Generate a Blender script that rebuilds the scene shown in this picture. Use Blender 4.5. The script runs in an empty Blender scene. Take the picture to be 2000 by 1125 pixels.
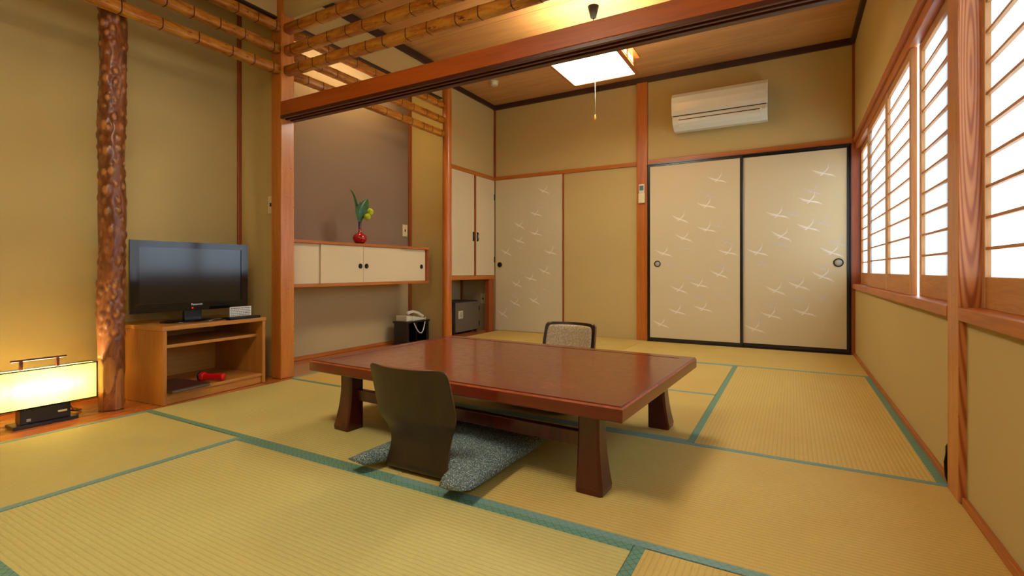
import bpy, bmesh, math, random
from mathutils import Vector, Matrix
from math import sin, cos, pi, radians
random.seed(7)
S = bpy.context.scene
COL = S.collection

# ------------------------------------------------------------------ camera
YAW = 0.5133; CH = 0.72
cd = bpy.data.cameras.new('camera'); cam = bpy.data.objects.new('camera', cd); COL.objects.link(cam)
cam.location = (0, 0, CH); cam.rotation_euler = (pi/2, 0, YAW)
cd.sensor_width = 36; cd.lens = 970/2000*36
cd.shift_y = -(562.5-528)/2000
cd.clip_start = .02; cd.clip_end = 100
S.camera = cam

# ------------------------------------------------------------------ world, exposure
S.view_settings.view_transform = 'Standard'; S.view_settings.look = 'None'
S.view_settings.gamma = 1; S.view_settings.use_curve_mapping = False
S.view_settings.exposure = 1.08
LAMP = 14.5       # pendant diffusers
SKY = 3.6         # overcast daylight outside the paper windows
w = bpy.data.worlds.new('sky'); S.world = w; w.use_nodes = True
bg = w.node_tree.nodes['Background']; bg.inputs[0].default_value = (.74, .88, 1, 1); bg.inputs[1].default_value = SKY

# ------------------------------------------------------------------ materials
def lin(c):
    return tuple(((v/255)/12.92 if v/255 <= .04045 else ((v/255+.055)/1.055)**2.4) for v in c) + (1,)
def newmat(name):
    m = bpy.data.materials.new(name); m.use_nodes = True
    nt = m.node_tree; return m, nt, nt.nodes['Principled BSDF']
def N(nt, t, **k):
    n = nt.nodes.new(t)
    for a, b in k.items(): setattr(n, a, b)
    return n
def coords(nt, scale=(1,1,1), rot=(0,0,0)):
    tc = N(nt, 'ShaderNodeTexCoord'); mp = N(nt, 'ShaderNodeMapping')
    mp.inputs['Scale'].default_value = scale; mp.inputs['Rotation'].default_value = rot
    nt.links.new(tc.outputs['Object'], mp.inputs['Vector']); return mp.outputs[0]
def noise(nt, vec, scale, detail=4, rough=.6, dist=0):
    n = N(nt, 'ShaderNodeTexNoise'); n.inputs['Scale'].default_value = scale
    n.inputs['Detail'].default_value = detail; n.inputs['Roughness'].default_value = rough
    n.inputs['Distortion'].default_value = dist
    if vec is not None: nt.links.new(vec, n.inputs['Vector'])
    return n.outputs['Fac']
def ramp(nt, fac, stops):
    r = N(nt, 'ShaderNodeValToRGB')
    els = r.color_ramp.elements
    while len(els) < len(stops): els.new(.5)
    for e, (p, c) in zip(els, stops): e.position = p; e.color = c
    nt.links.new(fac, r.inputs[0]); return r.outputs[0]
def mix(nt, fac, a, b, mode='MIX'):
    m = N(nt, 'ShaderNodeMix', data_type='RGBA', blend_type=mode)
    if isinstance(fac, float): m.inputs[0].default_value = fac
    else: nt.links.new(fac, m.inputs[0])
    for i, v in ((6, a), (7, b)):
        if isinstance(v, tuple): m.inputs[i].default_value = v
        else: nt.links.new(v, m.inputs[i])
    return m.outputs[2]
def bump(nt, b, h, strength=.3, dist=.002):
    n = N(nt, 'ShaderNodeBump'); n.inputs['Strength'].default_value = strength; n.inputs['Distance'].default_value = dist
    nt.links.new(h, n.inputs['Height']); nt.links.new(n.outputs[0], b.inputs['Normal']); return n
def setp(b, rough=.5, spec=.5, metal=0, coat=0, coatr=.1):
    b.inputs['Roughness'].default_value = rough; b.inputs['Specular IOR Level'].default_value = spec
    b.inputs['Metallic'].default_value = metal; b.inputs['Coat Weight'].default_value = coat
    b.inputs['Coat Roughness'].default_value = coatr
MATS = {}
def plain(name, c, rough=.5, spec=.5, metal=0, coat=0, var=.06):
    if name in MATS: return MATS[name]
    m, nt, b = newmat(name); setp(b, rough, spec, metal, coat)
    c = lin(c); f = noise(nt, coords(nt), 35, 3)
    lo = tuple(v*(1-var) for v in c[:3])+(1,); hi = tuple(min(1, v*(1+var)) for v in c[:3])+(1,)
    nt.links.new(ramp(nt, f, [(.3, lo), (.7, hi)]), b.inputs['Base Color'])
    MATS[name] = m; return m
def wood(name, dark, light, axis=2, rough=.4, scale=14, coat=.0, stretch=14, bumpk=.15, spec=.5, extra=None):
    """grain runs along the given axis of object coordinates"""
    m, nt, b = newmat(name); setp(b, rough, spec, 0, coat, .15)
    sc = [1, 1, 1]; sc[axis] = 1/stretch
    v = coords(nt, tuple(sc))
    f1 = noise(nt, v, scale, 5, .65, 1.2); f2 = noise(nt, v, scale*6, 4, .7, .4)
    d, l = lin(dark), lin(light); mid = tuple((a+c)/2 for a, c in zip(d, l))
    c1 = ramp(nt, f1, [(.3, d), (.5, mid), (.68, l)])
    c2 = ramp(nt, f2, [(.35, tuple(x*.8 for x in mid[:3])+(1,)), (.6, l)])
    col = mix(nt, .4, c1, c2)
    if extra:   # small dark pores
        vv = coords(nt, (extra[0],)*3)
        col = mix(nt, ramp(nt, noise(nt, vv, 1, 2), [(.66, (0,0,0,1)), (.74, (1,1,1,1))]), col, lin(extra[1]))
    nt.links.new(col, b.inputs['Base Color']); bump(nt, b, f2, bumpk, .001)
    return m
def cloth(name, c, thread=900, bumpk=.25, rough=.85, var=.08, big=.04):
    m, nt, b = newmat(name); setp(b, rough, .15)
    c = lin(c)
    f = noise(nt, coords(nt, (1, 1, 8)), thread/6, 3, .7); g = noise(nt, coords(nt), 1.3, 2)
    k = lambda s: tuple(min(1, x*s) for x in c[:3])+(1,)
    a = ramp(nt, f, [(.3, k(1-var)), (.7, k(1+var))]); d = ramp(nt, g, [(.3, k(1-big)), (.7, k(1+big))])
    nt.links.new(mix(nt, .5, a, d), b.inputs['Base Color']); bump(nt, b, f, bumpk, .001)
    return m
M_wall = cloth('olive_wall_plaster', (199, 175, 114))
M_mauve = cloth('mauve_wall_paper', (140, 118, 98))
M_beige = cloth('beige_wall_paper', (190, 168, 122))
M_post = wood('reddish_post_wood', (160, 74, 16), (206, 120, 38), 2, .33, 10, .2)
M_postL = wood('warm_post_wood', (172, 88, 24), (218, 138, 54), 2, .35, 9, .2, extra=(60, (110, 50, 20)))
M_beam = wood('lintel_wood', (144, 60, 8), (186, 90, 18), 0, .38, 8, .1)
M_beamd = wood('lintel_groove_wood', (50, 16, 8), (80, 28, 14), 0, .35, 8, .2)
M_trimx = wood('trim_wood_along_x', (156, 76, 18), (200, 116, 40), 0, .4, 12)
M_trimy = wood('trim_wood_along_y', (156, 78, 22), (202, 120, 46), 1, .4, 12)
M_trimz = wood('trim_wood_upright', (128, 56, 18), (166, 84, 34), 2, .4, 12)
M_dark = wood('dark_cornice_wood', (38, 20, 16), (74, 42, 34), 0, .5, 30, stretch=2)
M_darky = wood('dark_cornice_wood_y', (38, 20, 16), (66, 36, 28), 1, .5, 30, stretch=2)
M_ceil = wood('ceiling_cedar', (180, 128, 74), (212, 164, 106), 0, .42, 6, stretch=16, spec=.35)
M_floorw = wood('polished_alcove_floor', (166, 82, 26), (206, 118, 48), 1, .18, 6, .5, bumpk=.03)
M_cab = wood('tv_cabinet_wood', (172, 108, 40), (202, 138, 58), 1, .42, 16)
M_cabz = wood('tv_cabinet_side_wood', (166, 100, 36), (196, 130, 54), 2, .42, 16)
M_shojiz = wood('shoji_stile_wood', (188, 130, 80), (216, 164, 110), 2, .5, 22, spec=.3)
M_shojiy = wood('shoji_rail_wood', (176, 116, 60), (208, 150, 88), 1, .5, 22, spec=.3)
M_black = plain('black_lacquer', (14, 12, 20), .28, .5, 0, .3)
M_blackpl = plain('black_plastic', (10, 11, 14), .3, .5)
M_tvgloss = plain('tv_bezel', (8, 10, 16), .08, .6)
M_cream = cloth('cream_door_paper', (218, 200, 162), rough=.75)
M_fusuma = cloth('fusuma_paper', (216, 197, 155), rough=.8, big=.05)
M_fusumaL = cloth('fusuma_paper_left', (210, 197, 160), rough=.8)
M_crane = plain('crane_white_print', (240, 230, 214), .6, .3)
M_craneg = plain('crane_grey_print', (212, 200, 180), .6, .3)
M_ivory = plain('ivory_plastic', (222, 208, 158), .4)
M_white = plain('white_plastic', (214, 208, 184), .35)
M_acw = plain('aircon_shell', (224, 226, 206), .18, .5, 0, .5, var=.01)
M_slot = plain('dark_slot', (60, 50, 36), .6)
M_metal = plain('dark_bronze', (44, 38, 34), .35, .5, .7)
M_silver = plain('handle_cup', (176, 170, 152), .4, .5, 0)
M_red = plain('red_torch_plastic', (206, 16, 16), .3)
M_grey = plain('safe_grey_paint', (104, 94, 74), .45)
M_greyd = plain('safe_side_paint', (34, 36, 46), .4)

def bamboo_mat(axis):
    m, nt, b = newmat('bamboo_rail_skin_%s' % 'xyz'[axis]); setp(b, .32, .5, 0, .25, .2)
    sc = [1, 1, 1]; sc[axis] = .25; v = coords(nt, tuple(sc))
    c = ramp(nt, noise(nt, v, 26, 6, .7, .6), [(.3, lin((118, 62, 12))), (.45, lin((172, 102, 26))), (.62, lin((206, 144, 50)))])
    c = mix(nt, ramp(nt, noise(nt, v, 60, 3, .6), [(.62, (0,0,0,1)), (.7, (1,1,1,1))]), c, lin((84, 34, 10)))
    nt.links.new(c, b.inputs['Base Color']); bump(nt, b, noise(nt, v, 70, 3), .2, .001); return m
M_bamx, M_bamy = bamboo_mat(0), bamboo_mat(1)
M_node = plain('bamboo_node', (70, 26, 8), .5)

def tatami_mat_mat(name, c, dirt):
    m, nt, b = newmat(name); setp(b, .62, .25)
    v = coords(nt)
    sep = N(nt, 'ShaderNodeSeparateXYZ'); nt.links.new(v, sep.inputs[0])
    def sinw(o, pitch):
        a = N(nt, 'ShaderNodeMath', operation='MULTIPLY'); a.inputs[1].default_value = 2*pi/pitch; nt.links.new(sep.outputs[o], a.inputs[0])
        s = N(nt, 'ShaderNodeMath', operation='SINE'); nt.links.new(a.outputs[0], s.inputs[0])
        q = N(nt, 'ShaderNodeMapRange'); q.inputs[1].default_value = -1; q.inputs[2].default_value = 1; nt.links.new(s.outputs[0], q.inputs[0]); return q.outputs[0]
    rib = sinw(1, .0155); fine = sinw(0, .006)
    base = lin(c); k = lambda s: tuple(min(1, x*s) for x in base[:3])+(1,)
    c1 = ramp(nt, noise(nt, coords(nt, (40, 260, 1)), 1, 3, .7), [(.25, k(.86)), (.75, k(1.12))])
    c2 = mix(nt, ramp(nt, noise(nt, v, 1.7, 3), [(.35, (0,0,0,1)), (.7, (1,1,1,1))]), c1, lin(dirt))
    c2 = mix(nt, .6, c1, c2)
    rf = ramp(nt, rib, [(0, (.88, .85, .80, 1)), (.35, (1, 1, 1, 1))])
    col = mix(nt, 1.0, c2, rf, 'MULTIPLY')
    nt.links.new(col, b.inputs['Base Color'])
    h = N(nt, 'ShaderNodeMath', operation='ADD'); nt.links.new(rib, h.inputs[0])
    h2 = N(nt, 'ShaderNodeMath', operation='MULTIPLY'); h2.inputs[1].default_value = .35; nt.links.new(fine, h2.inputs[0]); nt.links.new(h2.outputs[0], h.inputs[1])
    bump(nt, b, h.outputs[0], .5, .0016); return m
M_tatA = tatami_mat_mat('tatami_rush', (206, 192, 116), (198, 176, 100))
M_tatB = tatami_mat_mat('tatami_rush_tan', (212, 182, 100), (202, 164, 82))  # tanner copy of the rush; lamp tint difference between mats put into the colour
def border_mat(name, c, c2):
    m, nt, b = newmat(name); setp(b, .6, .3)
    v = coords(nt, (1, 1, 1), (0, 0, pi/4))
    br = N(nt, 'ShaderNodeTexBrick'); br.offset = 0
    for i, x in ((1, lin(c)), (2, lin(c)), (3, lin(c2))): br.inputs[i].default_value = x
    br.inputs['Scale'].default_value = 1; br.inputs['Mortar Size'].default_value = .0009; br.inputs['Brick Width'].default_value = .018; br.inputs['Row Height'].default_value = .018
    nt.links.new(v, br.inputs[0]); nt.links.new(br.outputs[0], b.inputs['Base Color']); return m
M_bgreen = border_mat('green_border_cloth', (112, 150, 122), (76, 112, 90))
M_bteal = border_mat('grey_teal_border_cloth', (124, 156, 142), (106, 138, 124))

def emis(name, c, s):
    m, nt, b = newmat(name); b.inputs['Base Color'].default_value = lin(c)
    b.inputs['Emission Color'].default_value = lin(c); b.inputs['Emission Strength'].default_value = s
    setp(b, .6, .2); return m
M_lampw = emis('lit_diffuser', (255, 253, 236), LAMP)
M_lampside = emis('lit_lamp_paper', (255, 232, 186), 2.4)
M_tube = emis('fluorescent_tube', (255, 244, 190), 26)
M_led = emis('red_led', (255, 10, 10), 6)
def paper_mat():
    m, nt, b = newmat('shoji_paper'); nt.nodes.remove(b)
    out = nt.nodes['Material Output']
    tr = N(nt, 'ShaderNodeBsdfTranslucent'); tr.inputs[0].default_value = (.78, .80, .82, 1)
    df = N(nt, 'ShaderNodeBsdfDiffuse')
    f = noise(nt, coords(nt), 60, 4); nt.links.new(ramp(nt, f, [(.3, (.8, .79, .76, 1)), (.7, (.86, .85, .82, 1))]), df.inputs[0])
    mx = N(nt, 'ShaderNodeMixShader'); mx.inputs[0].default_value = .25
    nt.links.new(tr.outputs[0], mx.inputs[1]); nt.links.new(df.outputs[0], mx.inputs[2]); nt.links.new(mx.outputs[0], out.inputs[0]); return m
M_paper = paper_mat()
def lampshade_mat():
    # paper of the floor lantern: two bulbs inside make the middle brighter
    m, nt, b = newmat('lantern_paper'); b.inputs['Base Color'].default_value = lin((250, 236, 190)); setp(b, .8, .1)
    b.inputs['Transmission Weight'].default_value = 0
    nt.nodes.remove(b); out = nt.nodes['Material Output']
    tr = N(nt, 'ShaderNodeBsdfTranslucent'); tr.inputs[0].default_value = lin((255, 246, 206))
    f = noise(nt, coords(nt), 90, 3); df = N(nt, 'ShaderNodeBsdfDiffuse'); nt.links.new(ramp(nt, f, [(.3, lin((246, 226, 164))), (.7, lin((255, 240, 190)))]), df.inputs[0])
    mx = N(nt, 'ShaderNodeMixShader'); mx.inputs[0].default_value = .4
    nt.links.new(tr.outputs[0], mx.inputs[1]); nt.links.new(df.outputs[0], mx.inputs[2]); nt.links.new(mx.outputs[0], out.inputs[0]); return m
M_lantern = lampshade_mat()

# ------------------------------------------------------------------ mesh helpers
ORG = {}
def tag(o, label=None, cat=None, group=None, kind=None):
    if label: o['label'] = label
    if cat: o['category'] = cat
    if group: o['group'] = group
    if kind: o['kind'] = kind
    return o
def thing(name, label, cat, loc, rz=0, group=None, world=True):
    """an Empty at the thing's base; world=True: its parts are written in world coordinates"""
    o = bpy.data.objects.new(name, None); o.empty_display_size = .1; COL.objects.link(o)
    o.location = loc; o.rotation_euler = (0, 0, rz)
    ORG[o.name] = Vector(loc) if world else Vector((0, 0, 0))
    return tag(o, label, cat, group)
class MB:
    def __init__(s): s.bm = bmesh.new()
    def box(s, x0, x1, y0, y1, z0, z1, mi=0, M=None):
        vs = [s.bm.verts.new(p) for p in ((x0,y0,z0),(x1,y0,z0),(x1,y1,z0),(x0,y1,z0),(x0,y0,z1),(x1,y0,z1),(x1,y1,z1),(x0,y1,z1))]
        for q in ((0,3,2,1),(4,5,6,7),(0,1,5,4),(1,2,6,5),(2,3,7,6),(3,0,4,7)):
            f = s.bm.faces.new([vs[i] for i in q]); f.material_index = mi
        if M is not None: bmesh.ops.transform(s.bm, matrix=M, verts=vs)
        return s
    def loft(s, rings, cap=True, mi=0, closed=True, mif=None, smooth=True):
        R = [[s.bm.verts.new(p) for p in r] for r in rings]
        n = len(R[0])
        for i in range(len(R)-1):
            for j in range(n if closed else n-1):
                f = s.bm.faces.new((R[i][j], R[i][(j+1) % n], R[i+1][(j+1) % n], R[i+1][j]))
                f.material_index = mif(i) if mif else mi; f.smooth = smooth
        if cap and closed:
            for r in (R[0][::-1], R[-1]):
                f = s.bm.faces.new(r); f.material_index = mi
        return R
    def lathe(s, prof, c=(0,0,0), axis=2, n=24, mi=0, mif=None):
        """prof: list of (radius, along)"""
        rings = []
        for r, h in prof:
            ring = []
            for k in range(n):
                a = 2*pi*k/n; u, v = max(r, 1e-5)*cos(a), max(r, 1e-5)*sin(a)
                p = [0, 0, 0]; p[axis] = h; p[(axis+1) % 3] = u; p[(axis+2) % 3] = v
                ring.append(tuple(p[i]+c[i] for i in range(3)))
            rings.append(ring)
        s.loft(rings, mi=mi, mif=mif); return s
    def tube(s, pts, r, n=8, mi=0):
        pts = [Vector(p) for p in pts]; rings = []
        up = Vector((0, 0, 1))
        for i, p in enumerate(pts):
            t = (pts[min(i+1, len(pts)-1)]-pts[max(i-1, 0)]).normalized()
            a = t.cross(up)
            if a.length < .05: a = t.cross(Vector((1, 0, 0)))
            a.normalize(); b = t.cross(a); rr = r(i/(len(pts)-1)) if callable(r) else r
            rings.append([p+rr*(a*cos(2*pi*k/n)+b*sin(2*pi*k/n)) for k in range(n)])
        s.loft(rings, mi=mi); return s
    def prism(s, poly, axis, a, b, mi=0):
        """poly: 2D outline in the two other axes (cyclic order axis+1, axis+2)"""
        def P(u, v, h):
            p = [0, 0, 0]; p[axis] = h; p[(axis+1) % 3] = u; p[(axis+2) % 3] = v; return tuple(p)
        s.loft([[P(u, v, a) for u, v in poly], [P(u, v, b) for u, v in poly]], mi=mi, smooth=False); return s
    def build(s, name, mat, parent=None, bevel=0, seg=2, smooth=False, bmat=None, recalc=True, sub=0):
        if recalc: bmesh.ops.recalc_face_normals(s.bm, faces=s.bm.faces)
        me = bpy.data.meshes.new(name)
        off = Vector((0, 0, 0))
        if parent is not None:
            off = ORG.get(parent.name, Vector((0, 0, 0)))
        if off.length: bmesh.ops.translate(s.bm, verts=s.bm.verts, vec=-off)
        s.bm.to_mesh(me); s.bm.free()
        for m in (mat if isinstance(mat, (list, tuple)) else [mat]): me.materials.append(m)
        if smooth:
            for p in me.polygons: p.use_smooth = True
        o = bpy.data.objects.new(name, me); COL.objects.link(o)
        if parent is not None:
            o.parent = parent; ORG[o.name] = off
        if bevel:
            md = o.modifiers.new('bevel', 'BEVEL'); md.width = bevel; md.segments = seg; md.limit_method = 'ANGLE'; md.angle_limit = radians(40)
            if bmat is not None: md.material = bmat
        if sub:
            md = o.modifiers.new('sub', 'SUBSURF'); md.levels = sub; md.render_levels = sub
        return o
def box(name, x0, x1, y0, y1, z0, z1, mat, parent=None, bevel=0, **k):
    return MB().box(x0, x1, y0, y1, z0, z1).build(name, mat, parent, bevel, **k)
def copy_tree(o, parent=None):
    c = o.copy(); COL.objects.link(c); c.parent = parent
    ORG[c.name] = ORG.get(o.name, Vector((0,0,0)))
    for ch in list(o.children): copy_tree(ch, c)
    return c
def struct(name, parts=None):
    o = bpy.data.objects.new(name, None); COL.objects.link(o); ORG[o.name] = Vector((0,0,0)); o['kind'] = 'structure'; return o

# ------------------------------------------------------------------ key dimensions
XR, YB, ZC = .468, 5.15, 2.71          # window wall, back wall, ceiling
XE = -2.885                            # edge of the tatami / alcove floor
XA = -3.44                             # back of the alcoves
YF, YP = -1.6, 2.16                    # wall behind the camera, line of the posts

# ------------------------------------------------------------------ floor
fl = box('floor', -3.9, .7, YF-.1, YB+.1, -.12, -.05, M_trimx); fl['kind'] = 'structure'
def mat_piece(x0, x1, y0, y1, along, edges, m, bm, seed=0):
    """one tatami mat, local X along its length; edges = which long sides carry the cloth"""
    cx, cy = (x0+x1)/2, (y0+y1)/2
    L, W = ((x1-x0), (y1-y0)) if along == 'x' else ((y1-y0), (x1-x0))
    g = .0012; L2, W2 = L/2-g, W/2-g; bw = .029
    o = MB().box(-L2, L2, -W2, W2, -.05, 0).build('tatami_mat', m, None, .003, 2)
    o.location = (cx, cy, 0); o.rotation_euler = (0, 0, 0 if along == 'x' else pi/2)
    o.parent = fl
    for e in edges:
        b = MB().box(-L2, L2, *((-W2-.0004, -W2+bw) if e < 0 else (W2-bw, W2+.0004)), -.012, .0013).build('border', bm, None, .001, 1)
        b.parent = o
    return o
mat_piece(XE, -2.055, -.45, 1.29, 'y', (-1, 1), M_tatA, M_bteal)
mat_piece(-2.055, -.36, .42, 1.29, 'x', (-1, 1), M_tatA, M_bgreen)
mat_piece(-.36, .457, -.45, 1.29, 'y', (-1, 1), M_tatB, M_bgreen)
mat_piece(-2.055, -.36, -.45, .42, 'x', (-1, 1), M_tatA, M_bgreen)
mat_piece(XE, -1.21, 1.29, 2.175, 'x', (-1, 1), M_tatA, M_bgreen)
mat_piece(-1.21, .457, 1.29, 2.175, 'x', (-1, 1), M_tatB, M_bteal)
mat_piece(-.385, .457, 2.175, 4.09, 'y', (-1, 1), M_tatB, M_bgreen)
mat_piece(-2.07, -.385, 2.175, 3.09, 'x', (-1, 1), M_tatB, M_bteal)
mat_piece(-2.07, -.385, 3.09, 4.09, 'x', (1,), M_tatB, M_bteal)
mat_piece(-2.93, -2.07, 2.175, 4.09, 'y', (-1, 1), M_tatB, M_bteal)
mat_piece(-3.08, -1.33, 4.09, YB-.012, 'x', (-1,), M_tatB, M_bteal)
mat_piece(-1.33, .457, 4.09, YB-.012, 'x', (-1,), M_tatB, M_bteal)
mat_piece(XE, .457, YF+.01, -.45, 'x', (1,), M_tatA, M_bteal)
# polished boards of the two alcoves and the closet niche
b = MB()
for (xa, xb, ya, yb) in ((XA, XE-.002, YF, 2.173), (XA, -2.932, 2.173, 3.96)):
    b.box(xa, xb, ya, yb, -.05, -.001)
o = b.build('alcove_board', M_floorw, None); o.parent = fl
o = box('niche_board', -3.62, -3.082, 3.96, YB, -.05, .0, M_floorw); o.parent = fl

# ------------------------------------------------------------------ walls
def wallbox(name, boxes, mat, parts=()):
    b = MB()
    for q in boxes: b.box(*q)
    o = b.build(name, mat); o['kind'] = 'structure'; return o
wallbox('wall_back', [(-3.7, .6, YB, YB+.1, -.12, ZC+.09)], M_wall)
wallbox('wall_front', [(-3.6, .6, YF-.1, YF, 0, ZC+.05)], M_wall)
# window wall: below sills, above headers, corner strip
wallbox('wall_right', [(XR, XR+.11, YF, YB, -.12, .57), (XR, XR+.11, YF, YB, 1.84, ZC+.05), (XR, XR+.11, YF, -.05, .57, 1.84)], M_wall)
wallbox('wall_left', [(XA-.1, XA, YF, YP, -.12, ZC+.09)], M_wall)
wallbox('wall_alcove_upper', [(XA-.1, XA, YP, 3.97, .93, ZC+.09)], M_mauve)
wallbox('wall_alcove_lower', [(XA-.1, XA, YP, 3.97, -.12, .93)], M_beige)
wallbox('wall_partition', [(XA, -3.05, YP-.02, YP+.02, 0, 2.6)], M_wall)
wallbox('wall_alcove_side', [(-3.62, -2.985, 3.96, 4.0, 0, 2.6)], M_wall)
wallbox('wall_above_alcoves', [(-3.03, -2.985, YF, 3.9, 2.405, ZC+.05)], M_wall)
wallbox('wall_above_lintel', [(-2.985, XR, YP-.03, YP+.03, 2.42, ZC+.05)], M_wall)
wallbox('wall_above_closet', [(-3.2, -3.15, 4.0, YB, 1.845, ZC+.05)], M_wall)
wallbox('wall_niche', [(-3.66, -3.61, 3.96, YB, -.12, ZC+.09)], M_beige)
wallbox('wall_niche_side', [(-3.61, -3.18, YB-.03, YB-.001, 0, .62)], M_beige)
# ceiling of separate boards
ce = box('ceiling', -3.66, .6, YF-.1, YB+.1, ZC+.03, ZC+.08, M_ceil); ce['kind'] = 'structure'
y = YF; k = 0
while y < YB:
    y1 = min(y+.455, YB+.05)
    o = MB().box(-3.2, .56, y+.0015, y1-.0015, 0, .028).build('plank', M_ceil, None, .003, 1)
    o.location = (0, 0, ZC); o.parent = ce; y = y1; k += 1
c2 = box('ceiling_alcove', XA, -3.03, YF, 3.96, 2.56, 2.6, M_ceil); c2['kind'] = 'structure'

# ------------------------------------------------------------------ trims
tn = [0]
def trim(x0, x1, y0, y1, z0, z1, mat, bevel=.003):
    tn[0] += 1
    o = box('trim_%d' % tn[0], x0, x1, y0, y1, z0, z1, mat, None, bevel); o['kind'] = 'structure'; return o
trim(-3.15, XR, YB-.03, YB, 2.655, ZC, M_dark)                       # dark cornices
trim(XR-.03, XR, 2.22, YB-.03, 2.655, ZC, M_darky)
trim(-3.15, -3.125, 4.0, YB-.03, 2.66, ZC, M_darky)
trim(-2.985, -2.955, 2.22, 3.9, 2.64, ZC-.01, M_darky)
trim(-3.035, -2.98, YF, 3.9, 2.395, 2.41, M_darky)                    # lower edge of the wall above the alcoves
trim(-3.125, -1.405, YB-.022, YB, 1.805, 1.845, M_trimx)              # rail left of the back pillar
trim(-1.29, XR, YB-.03, YB, 1.80, 1.85, M_trimx)
trim(-2.245, -2.228, YB-.02, YB, 0, 1.805, M_trimz, .002)
trim(-3.145, -3.125, YB-.02, YB, 1.845, 2.655, M_trimz, .002)
trim(XR-.02, XR, YB-.025, YB, 1.85, 2.655, M_trimz, .002)
trim(XR-.035, XR+.11, YB-.06, YB-.03, 0, 1.80, M_trimz, .002)         # corner post by the windows
trim(XR-.013, XR, 2.14, YB-.06, -.005, .022, M_trimy, .002)           # skirting strips
trim(XR-.013, XR, YF, 2.01, -.005, .022, M_trimy, .002)
trim(XR-.022, XR+.11, 2.14, YB-.06, .565, .605, M_trimy)              # sills
trim(XR-.022, XR+.11, -.05, 2.015, .565, .605, M_trimy)
trim(XR-.016, XR+.1, 2.14, YB-.03, 1.80, 1.84, M_trimy)               # window heads
trim(XR-.016, XR+.1, -.05, 2.015, 1.80, 1.84, M_trimy)
trim(XR+.002, XR+.1, 2.14, YB-.06, 1.748, 1.80, M_trimy, .002)
trim(XR+.002, XR+.1, -.05, 2.015, 1.748, 1.80, M_trimy, .002)
trim(XR+.02, XR+.1, -.08, -.05, .605, 1.80, M_trimz, .002)
trim(XA, XA+.022, YP-.045, YP-.02, 0, 2.56, M_trimz, .004)            # thin corner posts in the alcoves
trim(XA, XA+.022, 3.925, 3.96, 0, 2.56, M_trimz, .004)
trim(XA, XA+.012, YP+.02, 3.925, 0, .03, M_trimy, .002)
trim(XA, XA+.012, YF, YP-.045, 0, .03, M_trimy, .002)
trim(-3.175, -3.13, 4.0, YB-.022, 1.802, 1.845, M_trimy)              # above closet
trim(-3.61, -3.128, 4.0, YB-.03, .615, .66, M_trimy)
trim(-3.19, -3.135, 5.005, YB-.03, 0, .615, M_trimz)
trim(-3.61, -3.59, 5.09, YB-.03, 0, .615, M_trimz)

# ------------------------------------------------------------------ posts, lintel, rails
def post(name, label, x0, x1, y0, y1, z1, mat, bevel=.005):
    o = MB().box(x0-(x0+x1)/2, x1-(x0+x1)/2, y0-(y0+y1)/2, y1-(y0+y1)/2, 0, z1).build(name, mat, None, bevel)
    o.location = ((x0+x1)/2, (y0+y1)/2, 0); return tag(o, label, 'post')
post('wooden_post', 'square reddish wooden post between the television alcove and the shelf alcove', -3.045, -2.943, 2.11, 2.212, ZC, M_postL)
post('wooden_post', 'flat reddish wooden post in the back wall left of the sliding doors', -1.403, -1.291, YB-.035, YB, ZC-.055, M_post)
# pillar by the windows, its camera side shows cathedral grain
m, nt, bb = newmat('cathedral_grain_wood'); setp(bb, .4, .4, 0, .1)
wv = N(nt, 'ShaderNodeTexWave', wave_type='RINGS', rings_direction='SPHERICAL')
mp = N(nt, 'ShaderNodeMapping'); tc = N(nt, 'ShaderNodeTexCoord')
mp.inputs['Location'].default_value = (1.5, 0, -3.8); mp.inputs['Scale'].default_value = (58, 3, 2.85)
nt.links.new(tc.outputs['Object'], mp.inputs[0]); nt.links.new(mp.outputs[0], wv.inputs[0])
wv.inputs['Scale'].default_value = .85; wv.inputs['Distortion'].default_value = 1.1; wv.inputs['Detail'].default_value = 2; wv.inputs['Detail Scale'].default_value = .6
nt.links.new(mix(nt, .3, ramp(nt, wv.outputs['Fac'], [(.1, lin((214, 142, 82))), (.55, lin((202, 120, 64))), (.92, lin((156, 70, 28)))]),
    ramp(nt, noise(nt, coords(nt, (1, 1, .06)), 40, 4), [(.3, lin((176, 104, 50))), (.7, lin((216, 146, 84)))])), bb.inputs['Base Color'])
M_cath = m
wp = post('wooden_post', 'square wooden post with bold wavy grain between the two paper windows', XR-.02, XR+.09, 2.015, 2.14, ZC, [M_postL, M_cath], .003)
for p in wp.data.polygons:
    if p.normal.y < -.5: p.material_index = 1
# round post
rp = MB()
prof = [(.047 - .004*(z/2.7) + .0012*sin(z*9), z) for z in [i*.09 for i in range(31)]]
rp.lathe(prof, n=28); o = rp.build('round_post', M_post); o.location = (-2.95, 3.935, 0)
tag(o, 'smooth round reddish log post at the right end of the shelf alcove', 'post')

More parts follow.
